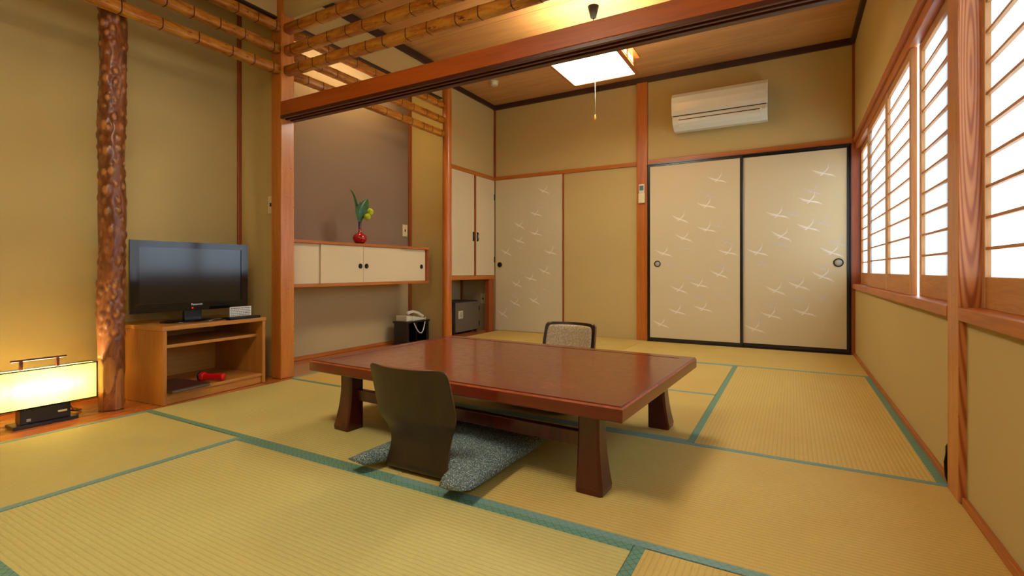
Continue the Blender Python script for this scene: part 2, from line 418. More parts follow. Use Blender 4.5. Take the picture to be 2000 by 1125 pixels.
# knobbly log post
def knobby():
    n, mz, H = 72, 300, 2.40
    knots = []
    rr = random.Random(11)
    seen_ = [(-1.05, 1.98, .013), (-.75, 1.93, .012), (-.35, 1.96, .012), (-.85, 1.70, .016), (-.7, 1.60, .013), (-1.0, 1.46, .019), (-.65, 1.45, .010), (-.85, 1.33, .016), (-.95, 1.22, .014), (-.45, 1.23, .014), (-.85, 1.13, .016), (-.8, 1.02, .014), (-.5, .93, .014)]
    pos_ = [(a, z) for a, z, s in seen_]
    for i in range(900):
        a, z = rr.uniform(0, 2*pi), rr.uniform(.36, 2.38)
        if all(math.hypot(((a-b+pi) % (2*pi)-pi)*.062, (z-c)*.75) > .036 for b, c in pos_):
            pos_.append((a, z)); knots.append((a, z, rr.uniform(.009, .0135), rr.uniform(.5, 1)))
    # knots read off the photograph on the side seen from the room
    for a, z, s in ((-1.05, 1.98, .013), (-.75, 1.93, .012), (-.35, 1.96, .012), (-.85, 1.70, .016), (-.7, 1.60, .013), (-1.0, 1.46, .019), (-.65, 1.45, .010), (-.85, 1.33, .016), (-.95, 1.22, .014), (-.45, 1.23, .014), (-.85, 1.13, .016), (-.8, 1.02, .014), (-.5, .93, .014)):
        knots.append((a, z, s*1.05, 1.0))
    bm = bmesh.new(); cl = bm.verts.layers.float_color.new('knot'); rings = []
    for i in range(mz+1):
        z = H*i/mz; ring = []
        for j in range(n):
            a = 2*pi*j/n
            r = .0575 + .003*sin(3*a+z*2) + .003*sin(z*7+a) + .0025*sin(2*a-z*13)
            kn = 0
            for (ka, kz, s, amp) in knots:
                dz = z-kz
                if abs(dz) > s*3.2: continue
                da = (a-ka+pi) % (2*pi)-pi
                d2 = (da*.062/(s*.8))**2+(dz/(s*1.15))**2
                if d2 < 9:
                    r += .0065*amp*math.exp(-d2*.55)
                    r -= .0035*amp*math.exp(-((math.sqrt(d2)-2.0)**2)*2)
                    kn = max(kn, min(1, max(0, 1.25-d2)*2.2)*amp)
            fac = 0
            if z < .42:     # hewn flat facets at the foot
                for fa, dd, top in ((-1.45, .052, .40), (-.62, .053, .40), (.25, .052, .25), (-2.3, .05, .25), (1.2, .05, .3), (2.3, .05, .3)):
                    c_ = cos(a-fa)
                    if c_ > .1:
                        lim = (dd+max(0, z-top*.55)*.12)/c_
                        if lim < r: r = lim; fac = 1
            v = bm.verts.new((r*cos(a), r*sin(a), z)); v[cl] = ((kn*(.25+.75*min(1, max(0, (z-.75)/.5)))) if not fac else 0, fac, 0, 1); ring.append(v)
        rings.append(ring)
    for i in range(mz):
        for j in range(n):
            f = bm.faces.new((rings[i][j], rings[i][(j+1) % n], rings[i+1][(j+1) % n], rings[i+1][j])); f.smooth = True
    bm.faces.new(rings[0][::-1]); bm.faces.new(rings[-1])
    me = bpy.data.meshes.new('knobbly_log_post'); bm.to_mesh(me); bm.free()
    m, nt, b = newmat('peeled_log_bark'); setp(b, .36, .5, 0, .2, .25)
    at = N(nt, 'ShaderNodeAttribute', attribute_name='knot'); sep = N(nt, 'ShaderNodeSeparateColor'); nt.links.new(at.outputs['Color'], sep.inputs[0])
    base = ramp(nt, noise(nt, coords(nt, (1, 1, .4)), 22, 6, .65, 1.0), [(.3, lin((84, 42, 18))), (.5, lin((128, 70, 34))), (.7, lin((164, 100, 54)))])
    c = mix(nt, sep.outputs[0], base, lin((192, 128, 66)))
    fw = ramp(nt, noise(nt, coords(nt, (1, 1, .08)), 60, 4), [(.3, lin((140, 84, 40))), (.7, lin((188, 126, 68)))])
    c = mix(nt, sep.outputs[1], c, fw); nt.links.new(c, b.inputs['Base Color']); bump(nt, b, noise(nt, coords(nt), 60, 4), .25, .002)
    me.materials.append(m)
    o = bpy.data.objects.new('knobbly_log_post', me); COL.objects.link(o); o.location = (-3.078, 1.228, 0)
    tag(o, 'polished knobbly tree trunk post standing left of the television', 'post')
knobby()

# lintel across the room
lt = thing('lintel_beam', 'long reddish wooden lintel crossing the room above the table', 'beam', (-1.24, YP, 1.745))
MB().box(-2.943, XR-.02, 2.105, 2.215, 1.742, 1.835).build('beam_body', M_beam, lt, .004)
b = MB()
for ya, yb in ((2.105, 2.122), (2.143, 2.158), (2.179, 2.215)): b.box(-2.943, XR-.02, ya, yb, 1.722, 1.742)
b.build('groove_strip', M_beamd, lt, .0015, 1)

def rail(axis, a, b_, p1, z, label, group, seed):
    """bamboo rail with nodes; p1 = coordinate on the other horizontal axis"""
    rr = random.Random(seed); L = b_-a
    prof = []; mids = []
    t = 0; nodes = []
    x = rr.uniform(.05, .15)
    while x < L-.03: nodes.append(x); x += rr.uniform(.125, .2)
    pts = [0]+[q for nn in nodes for q in (nn-.012, nn-.0035, nn, nn+.0035, nn+.012)]+[L]
    rings = []; flags = []
    for q in pts:
        dn = min([abs(q-nn) for nn in nodes]+[1])
        r = .030
        if dn < .001: r = .0315
        elif dn < .005: r = .0308
        elif dn < .02: r = .0302
        flags.append(dn < .005)
        ring = []
        for k in range(16):
            an = 2*pi*k/16; c_, s_ = cos(an), sin(an)
            e = (abs(c_)**5+abs(s_)**5)**(-1/5)
            u, v = r*e*c_, r*e*s_
            ring.append((q, u, v) if axis == 0 else (u, q, v))
        rings.append(ring)
    m = MB(); m.loft(rings, mif=lambda i: 1 if flags[i] and flags[i+1] else 0)
    o = m.build('bamboo_rail', [M_bamx if axis == 0 else M_bamy, M_node])
    o.location = (a, p1, z) if axis == 0 else (p1, a, z)
    return tag(o, label, 'rail', group)
ZR = (2.332, 2.186, 2.052)
nm = ('top', 'middle', 'lowest')
for k, z in enumerate(ZR):
    rail(0, -2.943, XR-.02, YP, z, '%s of three brown bamboo rails running above the long lintel' % nm[k], 'bamboo rails above the lintel', 20+k)
    rail(1, YF, 2.11, -2.972, z, '%s of three bamboo rails in front of the knobbly log post' % nm[k], 'bamboo rails before the television alcove', 30+k)
    rail(1, 2.212, 3.893, -2.972, z, '%s of three bamboo rails between square post and round post' % nm[k], 'bamboo rails above the shelf alcove', 40+k)

# ------------------------------------------------------------------ shoji windows
wn = [0]
def shoji(xf, y0, y1, zt=1.745, zb=.605):
    """xf = room face; paper sits behind the slats"""
    wn[0] += 1
    r = struct('window_%d' % wn[0]); dp = .024; sw = .038
    for a, b_ in ((y0, y0+sw), (y1-sw, y1)): box('stile', xf, xf+dp, a, b_, zb, zt, M_shojiz, r, .0015, seg=1)
    box('top_rail', xf+.001, xf+dp-.001, y0+sw, y1-sw, zt-.04, zt, M_shojiy, r, .0015, seg=1)
    box('bottom_board', xf+.001, xf+dp-.001, y0+sw, y1-sw, zb, zb+.095, M_shojiy, r, .0015, seg=1)
    for k in range(11):
        z = .785+.0926*k
        if z < zt-.05: box('slat', xf+.004, xf+dp-.009, y0+sw, y1-sw, z-.0045, z+.0045, M_shojiy, r)
    box('paper', xf+dp-.0088, xf+dp-.0078, y0+sw-.004, y1-sw+.004, zb+.09, zt-.036, M_paper, r)
XI, XO = .478, .5055
shoji(XO, 4.30, 5.09); shoji(XI, 3.588, 4.42); shoji(XI, 2.90, 3.584); shoji(XO, 2.13, 2.884)
shoji(XO-.003, 1.10, 2.03); shoji(XO-.003, -.045, 1.09)
# unseen board added behind the paper to shade a band of it
trim(.585, .61, 2.13, 2.53, .57, 1.84, M_trimz)

# ------------------------------------------------------------------ fusuma doors with cranes
def stroke(b, pts, wid, y):
    n = len(pts); L, R = [], []
    for i, p in enumerate(pts):
        q0, q1 = pts[max(i-1, 0)], pts[min(i+1, n-1)]
        dx, dz = q1[0]-q0[0], q1[1]-q0[1]; l = math.hypot(dx, dz) or 1
        w_ = wid[i]*.40; L.append((p[0]-dz/l*w_, p[1]+dx/l*w_)); R.append((p[0]+dz/l*w_, p[1]-dx/l*w_))
    for i in range(n-1):
        vs = [b.verts.new((u, y, v)) for u, v in (L[i], R[i], R[i+1], L[i+1])]
        b.faces.new(vs)
def crane_mesh(name, mat, s):
    m = MB(); y = 0
    stroke(m.bm, [(-.52*s, .25*s), (-.3*s, .12*s), (-.1*s, .03*s), (.06*s, -.03*s)], [.01*s, .07*s, .10*s, .08*s], y-0.00000)
    stroke(m.bm, [(-.42*s, .12*s), (-.2*s, .0), (0, -.04*s)], [.004*s, .03*s, .05*s], y-0.00008)
    stroke(m.bm, [(0, -.02*s), (.25*s, -.12*s), (.42*s, -.19*s), (.6*s, -.3*s)], [.09*s, .085*s, .06*s, .008*s], y-0.00016)
    stroke(m.bm, [(.2*s, -.05*s), (.36*s, -.12*s), (.56*s, -.2*s)], [.02*s, .03*s, .004*s], y-0.00024)
    stroke(m.bm, [(-.02*s, -.03*s), (.14*s, .1*s), (.26*s, .27*s), (.32*s, .5*s)], [.07*s, .055*s, .035*s, .006*s], y-0.00032)
    stroke(m.bm, [(.1*s, .03*s), (.22*s, .16*s), (.34*s, .28*s)], [.03*s, .03*s, .004*s], y-0.00040)
    stroke(m.bm, [(-.14*s, -.12*s), (-.05*s, -.09*s), (.05*s, -.03*s)], [.05*s, .06*s, .04*s], y-0.00048)
    bmesh.ops.recalc_face_normals(m.bm, faces=m.bm.faces)
    me = bpy.data.meshes.new(name); 
    for f in m.bm.faces:
        if f.normal.y > 0: f.normal_flip()
    m.bm.to_mesh(me); m.bm.free(); me.materials.append(mat); return me
CR = crane_mesh('crane_print', M_crane, .150); CRg = crane_mesh('crane_print', M_craneg, .150)
def cranes(door, pts, ox, oy, sc, faint, y, k=1.0):
    c, s = cos(YAW), sin(YAW)
    for (px, py) in pts:
        u, v = ox+px/sc, oy+py/sc; t = (u-1000)/970
        dx, dy, dz = -s+t*c, c+t*s, -(v-528)/970; kk = y/dy
        o = bpy.data.objects.new('crane_print', CRg if faint else CR); COL.objects.link(o)
        o.location = (dx*kk, y, CH+dz*kk); o.scale = (k, 1, k)
        o.rotation_euler = (0, random.uniform(-.15, .15), 0); o.parent = door
d1 = struct('door_1'); d2 = struct('door_2'); d3 = struct('door_3')
def fus(door, x0, x1, yf, z0, z1, fr, frame=True, paper=M_fusuma):
    if frame:
        box('frame', x0, x0+fr, yf-.003, yf+.02, z0, z1, M_black, door, .002); box('frame', x1-fr, x1, yf-.003, yf+.02, z0, z1, M_black, door, .002)
        box('frame', x0+fr, x1-fr, yf-.003, yf+.02, z1-fr, z1, M_black, door, .002); box('frame', x0+fr, x1-fr, yf-.003, yf+.02, z0, z0+fr+.008, M_black, door, .002)
    box('paper_panel', x0+fr*frame, x1-fr*frame, yf, yf+.018, z0+fr*frame, z1-fr*frame, paper, door)
def cup(door, x, z, y, r, m2):
    h = MB().lathe([(r*.7, y-.001), (r, y-.005), (r, y-.006), (r*.78, y-.006), (r*.7, y-.002)], (x, 0, z), 1, 24)
    # lathe runs along Y: swap handled by axis=1
    o = h.build('handle_ring', M_metal, door)
    MB().lathe([(.0001, y-.004), (r*.74, y-.004), (r*.74, y-.001), (.0001, y-.001)], (x, 0, z), 1, 24).build('handle_cup', m2, o)
Y1, Y2 = 5.098, 5.122
fus(d1, -1.283, -.400, Y1, .008, 1.795, .024); fus(d2, -.425, .435, Y2, .008, 1.798, .026)
box('outer_frame', .433, .44, Y1-.01, YB, 0, 1.80, M_black, d2); box('track', -1.29, .44, Y1-.012, YB, -.004, .008, M_black, d1)
box('track', -1.29, .44, Y1-.012, YB, 1.790, 1.8, M_black, d1)
cup(d1, -1.185, .785, Y1, .032, M_silver); cup(d2, .350, .787, Y2, .038, M_silver)
A = [(375,190),(318,325),(180,395),(320,450),(200,495),(95,575),(430,570),(385,685),(280,740),(175,765),(300,865),(165,880),(80,945)]
Ag = [(330,270),(190,545),(385,430),(230,700),(280,805),(400,800),(165,835),(430,515),(118,635),(405,650)]
B = [(930,155),(860,300),(690,375),(850,440),(710,485),(585,570),(975,570),(925,695),(800,745),(680,770),(830,885),(655,900),(570,970)]
Bg = [(870,250),(770,370),(710,530),(920,415),(600,630),(760,705),(800,815),(930,810),(660,850),(585,930),(1000,520),(930,650)]
cranes(d1, A, 1260, 280, 2.679, False, Y1-.0006); cranes(d1, Ag, 1260, 280, 2.679, True, Y1-.0004)
cranes(d2, B, 1260, 280, 2.679, False, Y2-.0006, 1.05); cranes(d2, Bg, 1260, 280, 2.679, True, Y2-.0004, 1.05)
Y3 = YB-.014
fus(d3, -3.125, -2.245, Y3, .004, 1.803, 0, False, M_fusumaL)
cup(d3, -3.062, .787, Y3, .031, M_metal)
C_ = [(630,165),(580,305),(480,375),(580,425),(480,470),(400,540),(670,540),(635,655),(550,700),(465,735),(570,835),(455,850),(380,915)]
Cg = [(600,260),(490,510),(640,405),(690,505),(500,660),(560,775),(640,765),(450,805),(405,880),(650,625)]
cranes(d3, C_, 860, 320, 3.125, False, Y3-.0006, .95); cranes(d3, Cg, 860, 320, 3.125, True, Y3-.0004, .95)

# ------------------------------------------------------------------ closet with two hinged doors
cl = thing('closet', 'tall closet with two cream hinged doors in the far left corner', 'closet', (-3.16, 4.55, .66))
for ya, yb, hs in ((4.005, 4.69, 4.665), (4.722, 5.125, 4.748)):
    dr = box('door', -3.152, -3.135, ya, yb, .663, 1.80, M_cream, cl, .002)
    b = MB(); 
    for zz in (1.06, 1.10, 1.145): b.lathe([(.002, -3.131), (.0085, -3.128), (.002, -3.124)], (0, hs, zz), 0, 12)
    b.tube([(-3.126, hs+.008, 1.055), (-3.116, hs+.008, 1.08), (-3.116, hs+.008, 1.13), (-3.126, hs+.008, 1.15)], .004)
    b.box(-3.135, -3.128, hs-.004, hs+.012, 1.05, 1.155)
    b.build('handle', M_blackpl, dr)
box('centre_strip', -3.155, -3.128, 4.69, 4.722, .663, 1.80, M_trimz, cl, .002)
for zz in (.85, 1.60): box('hinge', -3.134, -3.128, 5.117, 5.128, zz-.035, zz+.035, M_metal, cl)

# ------------------------------------------------------------------ hanging shelf cabinet in alcove
sc = thing('wall_cabinet', 'long low wall-hung cabinet with cream sliding doors in the mauve alcove', 'cabinet', (-3.2, 2.98, .60))
box('top_board', -3.43, -3.05, 2.19, 3.785, .918, .938, M_trimy, sc, .002)
box('bottom_board', -3.43, -3.05, 2.19, 3.785, .598, .62, M_trimy, sc, .002)
box('end_board', -3.43, -3.055, 3.757, 3.785, .62, .918, M_trimz, sc, .002)
box('end_board', -3.43, -3.055, 2.19, 2.21, .62, .918, M_trimz, sc, .002)
box('back_board', -3.43, -3.41, 2.21, 3.757, .62, .918, M_cream, sc)
def sdoor(y0, y1, x, ks):
    d = box('sliding_door', x-.012, x, y0, y1, .621, .917, M_cream, sc, .0015, seg=1)
    for yk in ks:
        o = MB().lathe([(.012, x), (.021, x+.002), (.021, x+.004), (.015, x+.004), (.012, x+.001), (.0001, x+.001)], (0, yk, .755), 0, 20).build('handle', M_metal, d)
sdoor(2.21, 2.55, -3.078, []); sdoor(2.53, 2.951, -3.064, [2.918]); sdoor(2.953, 3.40, -3.064, [2.985]); sdoor(3.385, 3.757, -3.078, [3.70])

# vase with leaf and two green balls
vs = thing('flower_vase', 'small round red vase with a thin neck on top of the wall cabinet', 'vase', (-3.15, 2.995, .938))
vp = [(.001, 0), (.030, 0), (.034, .004), (.047, .018), (.056, .038), (.058, .052), (.053, .070), (.038, .085), (.019, .094), (.0125, .106), (.0115, .14), (.0125, .175), (.0145, .186), (.0115, .186), (.009, .17)]
m, nt, bb = newmat('red_black_lacquer'); setp(bb, .12, .5, 0, .6, .05)
v_ = coords(nt); se = N(nt, 'ShaderNodeSeparateXYZ'); nt.links.new(v_, se.inputs[0]); mr = N(nt, 'ShaderNodeMapRange'); mr.inputs[2].default_value = .19; nt.links.new(se.outputs[2], mr.inputs[0])
nt.links.new(ramp(nt, mr.outputs[0], [(0, lin((50, 4, 8))), (.2, lin((170, 6, 14))), (.55, lin((170, 8, 20))), (.74, lin((90, 10, 36))), (.86, lin((16, 24, 50)))]), bb.inputs['Base Color'])
MB().lathe([(r, z) for r, z in vp], (0, 0, 0), 2, 32).build('vase_body', m, None).parent = vs
fa = thing('leaf_arrangement', 'broad green leaves with two round lime flower balls standing in the red vase', 'flowers', (-3.15, 2.995, 1.06))
def leafmat():
    m, nt, b = newmat('leaf_green'); setp(b, .35, .5)
    nt.links.new(ramp(nt, noise(nt, coords(nt), 30, 3), [(.3, lin((22, 62, 20))), (.7, lin((58, 112, 38)))]), b.inputs['Base Color']); return m
M_leaf = leafmat()
def leaf(pts, widths, side, fold=.25):
    m = MB(); rows = []; side = Vector(side)
    for p, w_ in zip(pts, widths):
        p = Vector(p); nn = Vector((1, 0, .1))
        rows.append([p+side*(w_*t)+nn*(abs(t)*w_*fold) for t in (-1, -.5, 0, .5, 1)])
    m.loft(rows, closed=False, cap=False); o = m.build('leaf', M_leaf, None, recalc=False, smooth=True)
    md = o.modifiers.new('thick', 'SOLIDIFY'); md.thickness = .0012; md2 = o.modifiers.new('s', 'SUBSURF'); md2.levels = 1; md2.render_levels = 1
    o.parent = fa; return o
sd = (.30, .95, 0)
leaf([(0, 0, .02), (0, -.004, .07), (.002, -.004, .11), (.006, -.002, .15), (.010, .006, .19), (.012, .03, .225), (.012, .055, .25), (.012, .072, .272)], [.004, .014, .036, .056, .060, .042, .022, .002], sd)
leaf([(-.002, -.03, .15), (-.004, -.045, .20), (-.004, -.058, .25), (-.002, -.075, .29), (0, -.098, .316), (0, -.112, .320)], [.012, .016, .011, .008, .005, .001], sd, .9)
def ball(p, r, sd_):
    rr = random.Random(sd_); b = MB(); bmesh.ops.create_icosphere(b.bm, subdivisions=4, radius=r)
    for v in b.bm.verts: v.co = v.co*(1+.05*rr.random())+Vector(p)
    o = b.build('flower_ball', M_lime, None, smooth=True); o.parent = fa
M_lime = plain('lime_flower', (178, 190, 44), .7, .2, var=.3)
ball((.035, .078, .155), .030, 1); ball((.05, .036, .108), .027, 2)
for q, e in (((.035, .078, .155), 3), ((.05, .036, .108), 4)):
    o = MB().tube([(0, .002, 0), (.01, .008, .08), (.02, q[1]*.55, q[2]*.9), q], .0022, 6).build('stem', M_leaf, None); o.parent = fa

# ------------------------------------------------------------------ socket and switch plates
def plate(name, label, cx, cy, cz, axis, w_=.07, h_=.12, sgn=1):
    r = thing(name, label, 'socket', (cx, cy, cz), world=False)
    if axis == 0:
        o = MB().box(0, .006, -w_/2, w_/2, -h_/2, h_/2).build('cover', M_ivory, None, .002); s_ = MB().box(.006, .008, -.008, .008, -.012, .012).build('slot', M_blackpl, None)
    else:
        o = MB().box(-w_/2, w_/2, -.006, 0, -h_/2, h_/2).build('cover', M_ivory, None, .002); s_ = MB().box(-.008, .008, -.008, -.006, -.012, .012).build('slot', M_blackpl, None)
    o.parent = r; s_.parent = r
plate('wall_socket', 'ivory socket plate on the mauve wall beside the red vase', XA, 3.875, 1.125, 0)
plate('wall_socket', 'ivory socket plate on the olive wall left of the square post', -3.085, YP-.02, 1.165, 1, .06, .12)
plate('wall_socket', 'ivory socket plate in the niche beside the grey safe', -3.29, YB-.03, .375, 1, .075, .12)

# ------------------------------------------------------------------ phone stand and phone
ps = thing('phone_stand', 'low black stand carrying the telephone in the alcove corner', 'stand', (-3.25, 3.765, 0))
box('top', -3.34, -3.165, 3.59, 3.94, .214, .23, M_black, ps, .003)
for ya, yb in ((3.605, 3.64), (3.895, 3.93)): box('leg_panel', -3.33, -3.175, ya, yb, .02, .214, M_black, ps, .003)
box('middle_panel', -3.33, -3.19, 3.755, 3.775, .02, .214, M_black, ps, .002)
box('base', -3.34, -3.165, 3.59, 3.94, 0, .022, M_black, ps, .003)
box('back', -3.34, -3.33, 3.61, 3.93, .022, .214, M_black, ps)
ph = thing('telephone', 'cream corded desk telephone on the low black stand', 'telephone', (-3.24, 3.765, .23))
MB().prism([(3.62, .23), (3.91, .23), (3.91, .246), (3.62, .288)], 0, -3.325, -3.19).build('phone_body', M_white, ph, .006)
hs = MB()
hs.tube([(-3.22, 3.665, .298), (-3.22, 3.68, .312), (-3.22, 3.74, .318), (-3.22, 3.81, .302), (-3.22, 3.87, .270), (-3.22, 3.885, .262)], lambda t: .02-.006*sin(pi*t), 12)
hs.build('handset', M_white, ph, smooth=True)
b = MB()
for i in range(4):
    for j in range(3): b.box(-3.315+j*.025, -3.30+j*.025, 3.78+i*.025, 3.795+i*.025, .24, .274-i*.0035)
b.build('keypad', M_ivory, ph)
pts = [(-3.165, 3.69+.19*t, .262-.003*t-.15*sin(pi*t)**.75+random.uniform(-.001, .001)) for t in [i/24 for i in range(25)]]
pts = [(-3.175+.02*sin(pi*i/24), p[1]+.0, p[2]) for i, p in enumerate(pts)]
MB().tube(pts, .0055, 8).build('curly_cord', M_white, ph, smooth=True)

# ------------------------------------------------------------------ safe
sf = thing('safe', 'grey metal safe in the low niche under the closet', 'safe', (-3.43, 4.76, 0))
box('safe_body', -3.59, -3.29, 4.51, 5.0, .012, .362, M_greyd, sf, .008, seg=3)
dd = box('safe_door', -3.288, -3.262, 4.515, 4.985, .02, .355, M_grey, sf, .010, seg=3)
box('sticker', -3.262, -3.2605, 4.56, 4.65, .175, .262, plain('sticker_white', (206, 200, 180), .5), dd)
MB().lathe([(.0001, -3.2604), (.026, -3.2604), (.026, -3.258), (.0001, -3.258)], (0, 4.61, .218), 0, 20).build('dial', M_silver, dd)
MB().lathe([(.006, -3.262), (.006, -3.257), (.0001, -3.257)], (0, 4.88, .325), 0, 12).build('keyhole', M_blackpl, dd)
for zz in (.09, .27): MB().lathe([(.009, zz-.03), (.009, zz+.03)], (-3.272, 4.995, 0), 2, 12).build('hinge', M_blackpl, sf)
for x_ in (-3.57, -3.31):
    for y_ in (4.54, 4.97): MB().lathe([(.015, 0), (.015, .013)], (x_, y_, 0), 2, 12).build('foot', M_blackpl, sf)

# ------------------------------------------------------------------ air conditioner and its remote
ac = thing('air_conditioner', 'cream wall air conditioner above the sliding doors', 'air conditioner', (-.6, YB, 2.08))
# outline in (y, z)
body = [(YB, 2.10), (YB-.06, 2.075), (YB-.12, 2.078), (YB-.19, 2.125), (YB-.205, 2.17), (YB-.205, 2.40), (YB-.185, 2.418), (YB, 2.418)]
MB().prism(body, 0, -1.01, -.19).build('casing', M_acw, ac, .006, 3)
fp = [(YB-.205, 2.205), (YB-.218, 2.205), (YB-.226, 2.25), (YB-.228, 2.32), (YB-.222, 2.38), (YB-.20, 2.415), (YB-.19, 2.418), (YB-.20, 2.39)]
MB().prism(fp, 0, -1.014, -.186).build('front_panel', M_acw, ac, .003, 2)
MB().prism([(YB-.207, 2.198), (YB-.2135, 2.198), (YB-.2135, 2.204), (YB-.207, 2.204)], 0, -1.0, -.2).build('panel_gap', M_slot, ac)
MB().prism([(YB-.205, 2.160), (YB-.2075, 2.160), (YB-.2075, 2.167), (YB-.205, 2.167)], 0, -.95, -.25).build('outlet_slot', M_slot, ac)
MB().prism([(YB-.204, 2.158), (YB-.210, 2.158), (YB-.206, 2.13), (YB-.17, 2.10), (YB-.165, 2.105), (YB-.196, 2.132)], 0, -.955, -.245).build('louver', M_acw, ac, .001, 1)
box('display', -.235, -.205, YB-.2075, YB-.205, 2.16, 2.185, M_craneg, ac)
box('mount_plate', -.93, -.3, YB-.03, YB, 2.418, 2.43, M_slot, ac)
rc = thing('aircon_remote', 'white air conditioner remote hanging on the back wall post', 'remote', (-1.345, YB-.035, 1.41))
box('remote_body', -1.374, -1.316, YB-.057, YB-.044, 1.425, 1.605, M_white, rc, .005, seg=3)
box('holder', -1.378, -1.312, YB-.062, YB-.035, 1.41, 1.51, M_ivory, rc, .005, seg=3)
box('screen', -1.366, -1.324, YB-.0585, YB-.056, 1.54, 1.59, plain('lcd_grey', (96, 120, 112), .2), rc)
b = MB()
for i in range(2):
    for j in range(3): b.box(-1.366+j*.016, -1.355+j*.016, YB-.06, YB-.056, 1.514+i*.012, 1.521+i*.012)
b.build('buttons', M_craneg, rc)

# ------------------------------------------------------------------ pendant lamps
def pendant(cx, cy, label):
    r = thing('pendant_lamp', label, 'lamp', (cx, cy, 2.235), world=False)
    def P(name, m, mat, bv=0): o = m.build(name, mat, None, bv, 2); o.parent = r; return o
    h = .268; f = .022
    b = MB()
    for s_ in (-1, 1):
        b.box(-h, h, s_*h-(f if s_ > 0 else 0), s_*h+(0 if s_ > 0 else f), 0, .022); b.box(s_*h-(f if s_ > 0 else 0), s_*h+(0 if s_ > 0 else f), -h+f, h-f, 0, .022)
    P('bottom_frame', b, M_trimx, .002)
    P('diffuser', MB().box(-h+f, h-f, -h+f, h-f, .005, .010), M_lampw)
    b = MB(); g = .235
    for s_ in (-1, 1):
        for t_ in (-1, 1): b.box(s_*g-.008, s_*g+.008, t_*g-.008, t_*g+.008, .022, .135)
        b.box(-g, g, s_*g-.004, s_*g+.004, .075, .083); b.box(s_*g-.004, s_*g+.004, -g, g, .075, .083)
        for q in (-.08, .08):
            b.box(q-.004, q+.004, s_*g-.004, s_*g+.004, .022, .135); b.box(s_*g-.004, s_*g+.004, q-.004, q+.004, .022, .135)
    P('lattice', b, M_trimx)
    b = MB()
    for s_ in (-1, 1):
        b.box(-g, g, s_*(g-.008)-.001, s_*(g-.008)+.001, .022, .135); b.box(s_*(g-.008)-.001, s_*(g-.008)+.001, -g, g, .022, .135)
    P('side_paper', b, M_lampside)
    b = MB(); f = .05
    for s_ in (-1, 1):
        b.box(-h-.01, h+.01, s_*(h+.01)-(f if s_ > 0 else 0), s_*(h+.01)+(0 if s_ > 0 else f), .135, .147); b.box(s_*(h+.01)-(f if s_ > 0 else 0), s_*(h+.01)+(0 if s_ > 0 else f), -h-.01+f, h+.01-f, .135, .147)
    P('top_frame', b, M_trimx, .002)
    P('housing', MB().box(-.2, .2, -.03, .03, .12, .147).box(-.03, .03, -.22, .22, .12, .147), M_white, .004)
    P('hanging_cord', MB().tube([(0, 0, .147), (0, 0, ZC-2.235-.05)], .004, 8), M_blackpl)
    P('ceiling_rose', MB().lathe([(.0001, ZC-2.235-.085), (.022, ZC-2.235-.085), (.042, ZC-2.235), (.0001, ZC-2.235)], n=20), plain('matte_black', (16, 14, 14), .8, .2))
    c_ = P('pull_cord', MB().tube([(.0, .04, .0), (.0, .04, -.33)], .0012, 6), M_white)
    P('pull_knob', MB().lathe([(.0001, -.375), (.006, -.37), (.008, -.355), (.004, -.332), (.0001, -.328)], (.0, .04, 0), n=12), plain('amber_knob', (200, 130, 30), .3))
    return r
pendant(-1.305, 3.565, 'square white paper pendant lamp hanging with its pull cord beyond the lintel')
pendant(-1.25, .45, 'square white paper pendant lamp over the near half of the room')

# lamp tube hidden above the shelf alcove
tl = thing('alcove_light', 'yellowish fluorescent strip light hidden above the mauve alcove', 'lamp', (-3.15, 3.0, 2.50))
box('reflector', -3.19, -3.09, 2.45, 3.52, 2.515, 2.555, plain('yellow_reflector', (226, 180, 60), .4), tl, .004)
MB().lathe([(.013, 2.5), (.013, 3.48)], (0, 0, 0), 1, 14).build('tube', M_tube, None).parent = tl
tl.children[-1].location = (0, -3.0, 0)
# smoke detector
sm = thing('smoke_detector', 'small white round smoke detector on the wooden ceiling', 'detector', (-2.735, 4.47, ZC), world=False)
MB().lathe([(.0001, -.042), (.034, -.042), (.040, -.036), (.041, -.006), (.047, -.004), (.048, 0), (.0001, 0)], n=28).build('detector_body', M_white, None, smooth=False).parent = sm
MB().lathe([(.0405, -.022), (.0418, -.022), (.0418, -.017), (.0405, -.017)], n=28).build('vent_ring', M_ivory, None).parent = sm

# ------------------------------------------------------------------ TV cabinet and contents
CB = thing('tv_cabinet', 'low open wooden cabinet with one shelf carrying the television', 'cabinet', (-3.16, 1.675, 0), radians(4.5), world=False)
hx, hy, H = .235, .312, .42
def cp(name, x0, x1, y0, y1, z0, z1, m, bv=.003): o = box(name, x0, x1, y0, y1, z0, z1, m, None, bv); o.parent = CB; return o
cp('top_board', -hx, hx+.004, -hy-.003, hy+.003, H-.024, H, M_cab)
cp('side_board', -hx, hx, -hy, -hy+.022, 0, H-.024, M_cabz); cp('side_board', -hx, hx, hy-.022, hy, 0, H-.024, M_cabz)
cp('shelf', -hx+.01, hx-.05, -hy+.022, hy-.022, .295, .313, M_cab)
cp('bottom_board', -hx+.01, hx-.005, -hy+.022, hy-.022, .045, .063, M_cab)
cp('plinth', hx-.03, hx-.012, -hy+.022, hy-.022, 0, .045, M_cab)
cp('back_board', -hx, -hx+.008, -hy+.022, hy-.022, .03, .33, M_cab, 0)

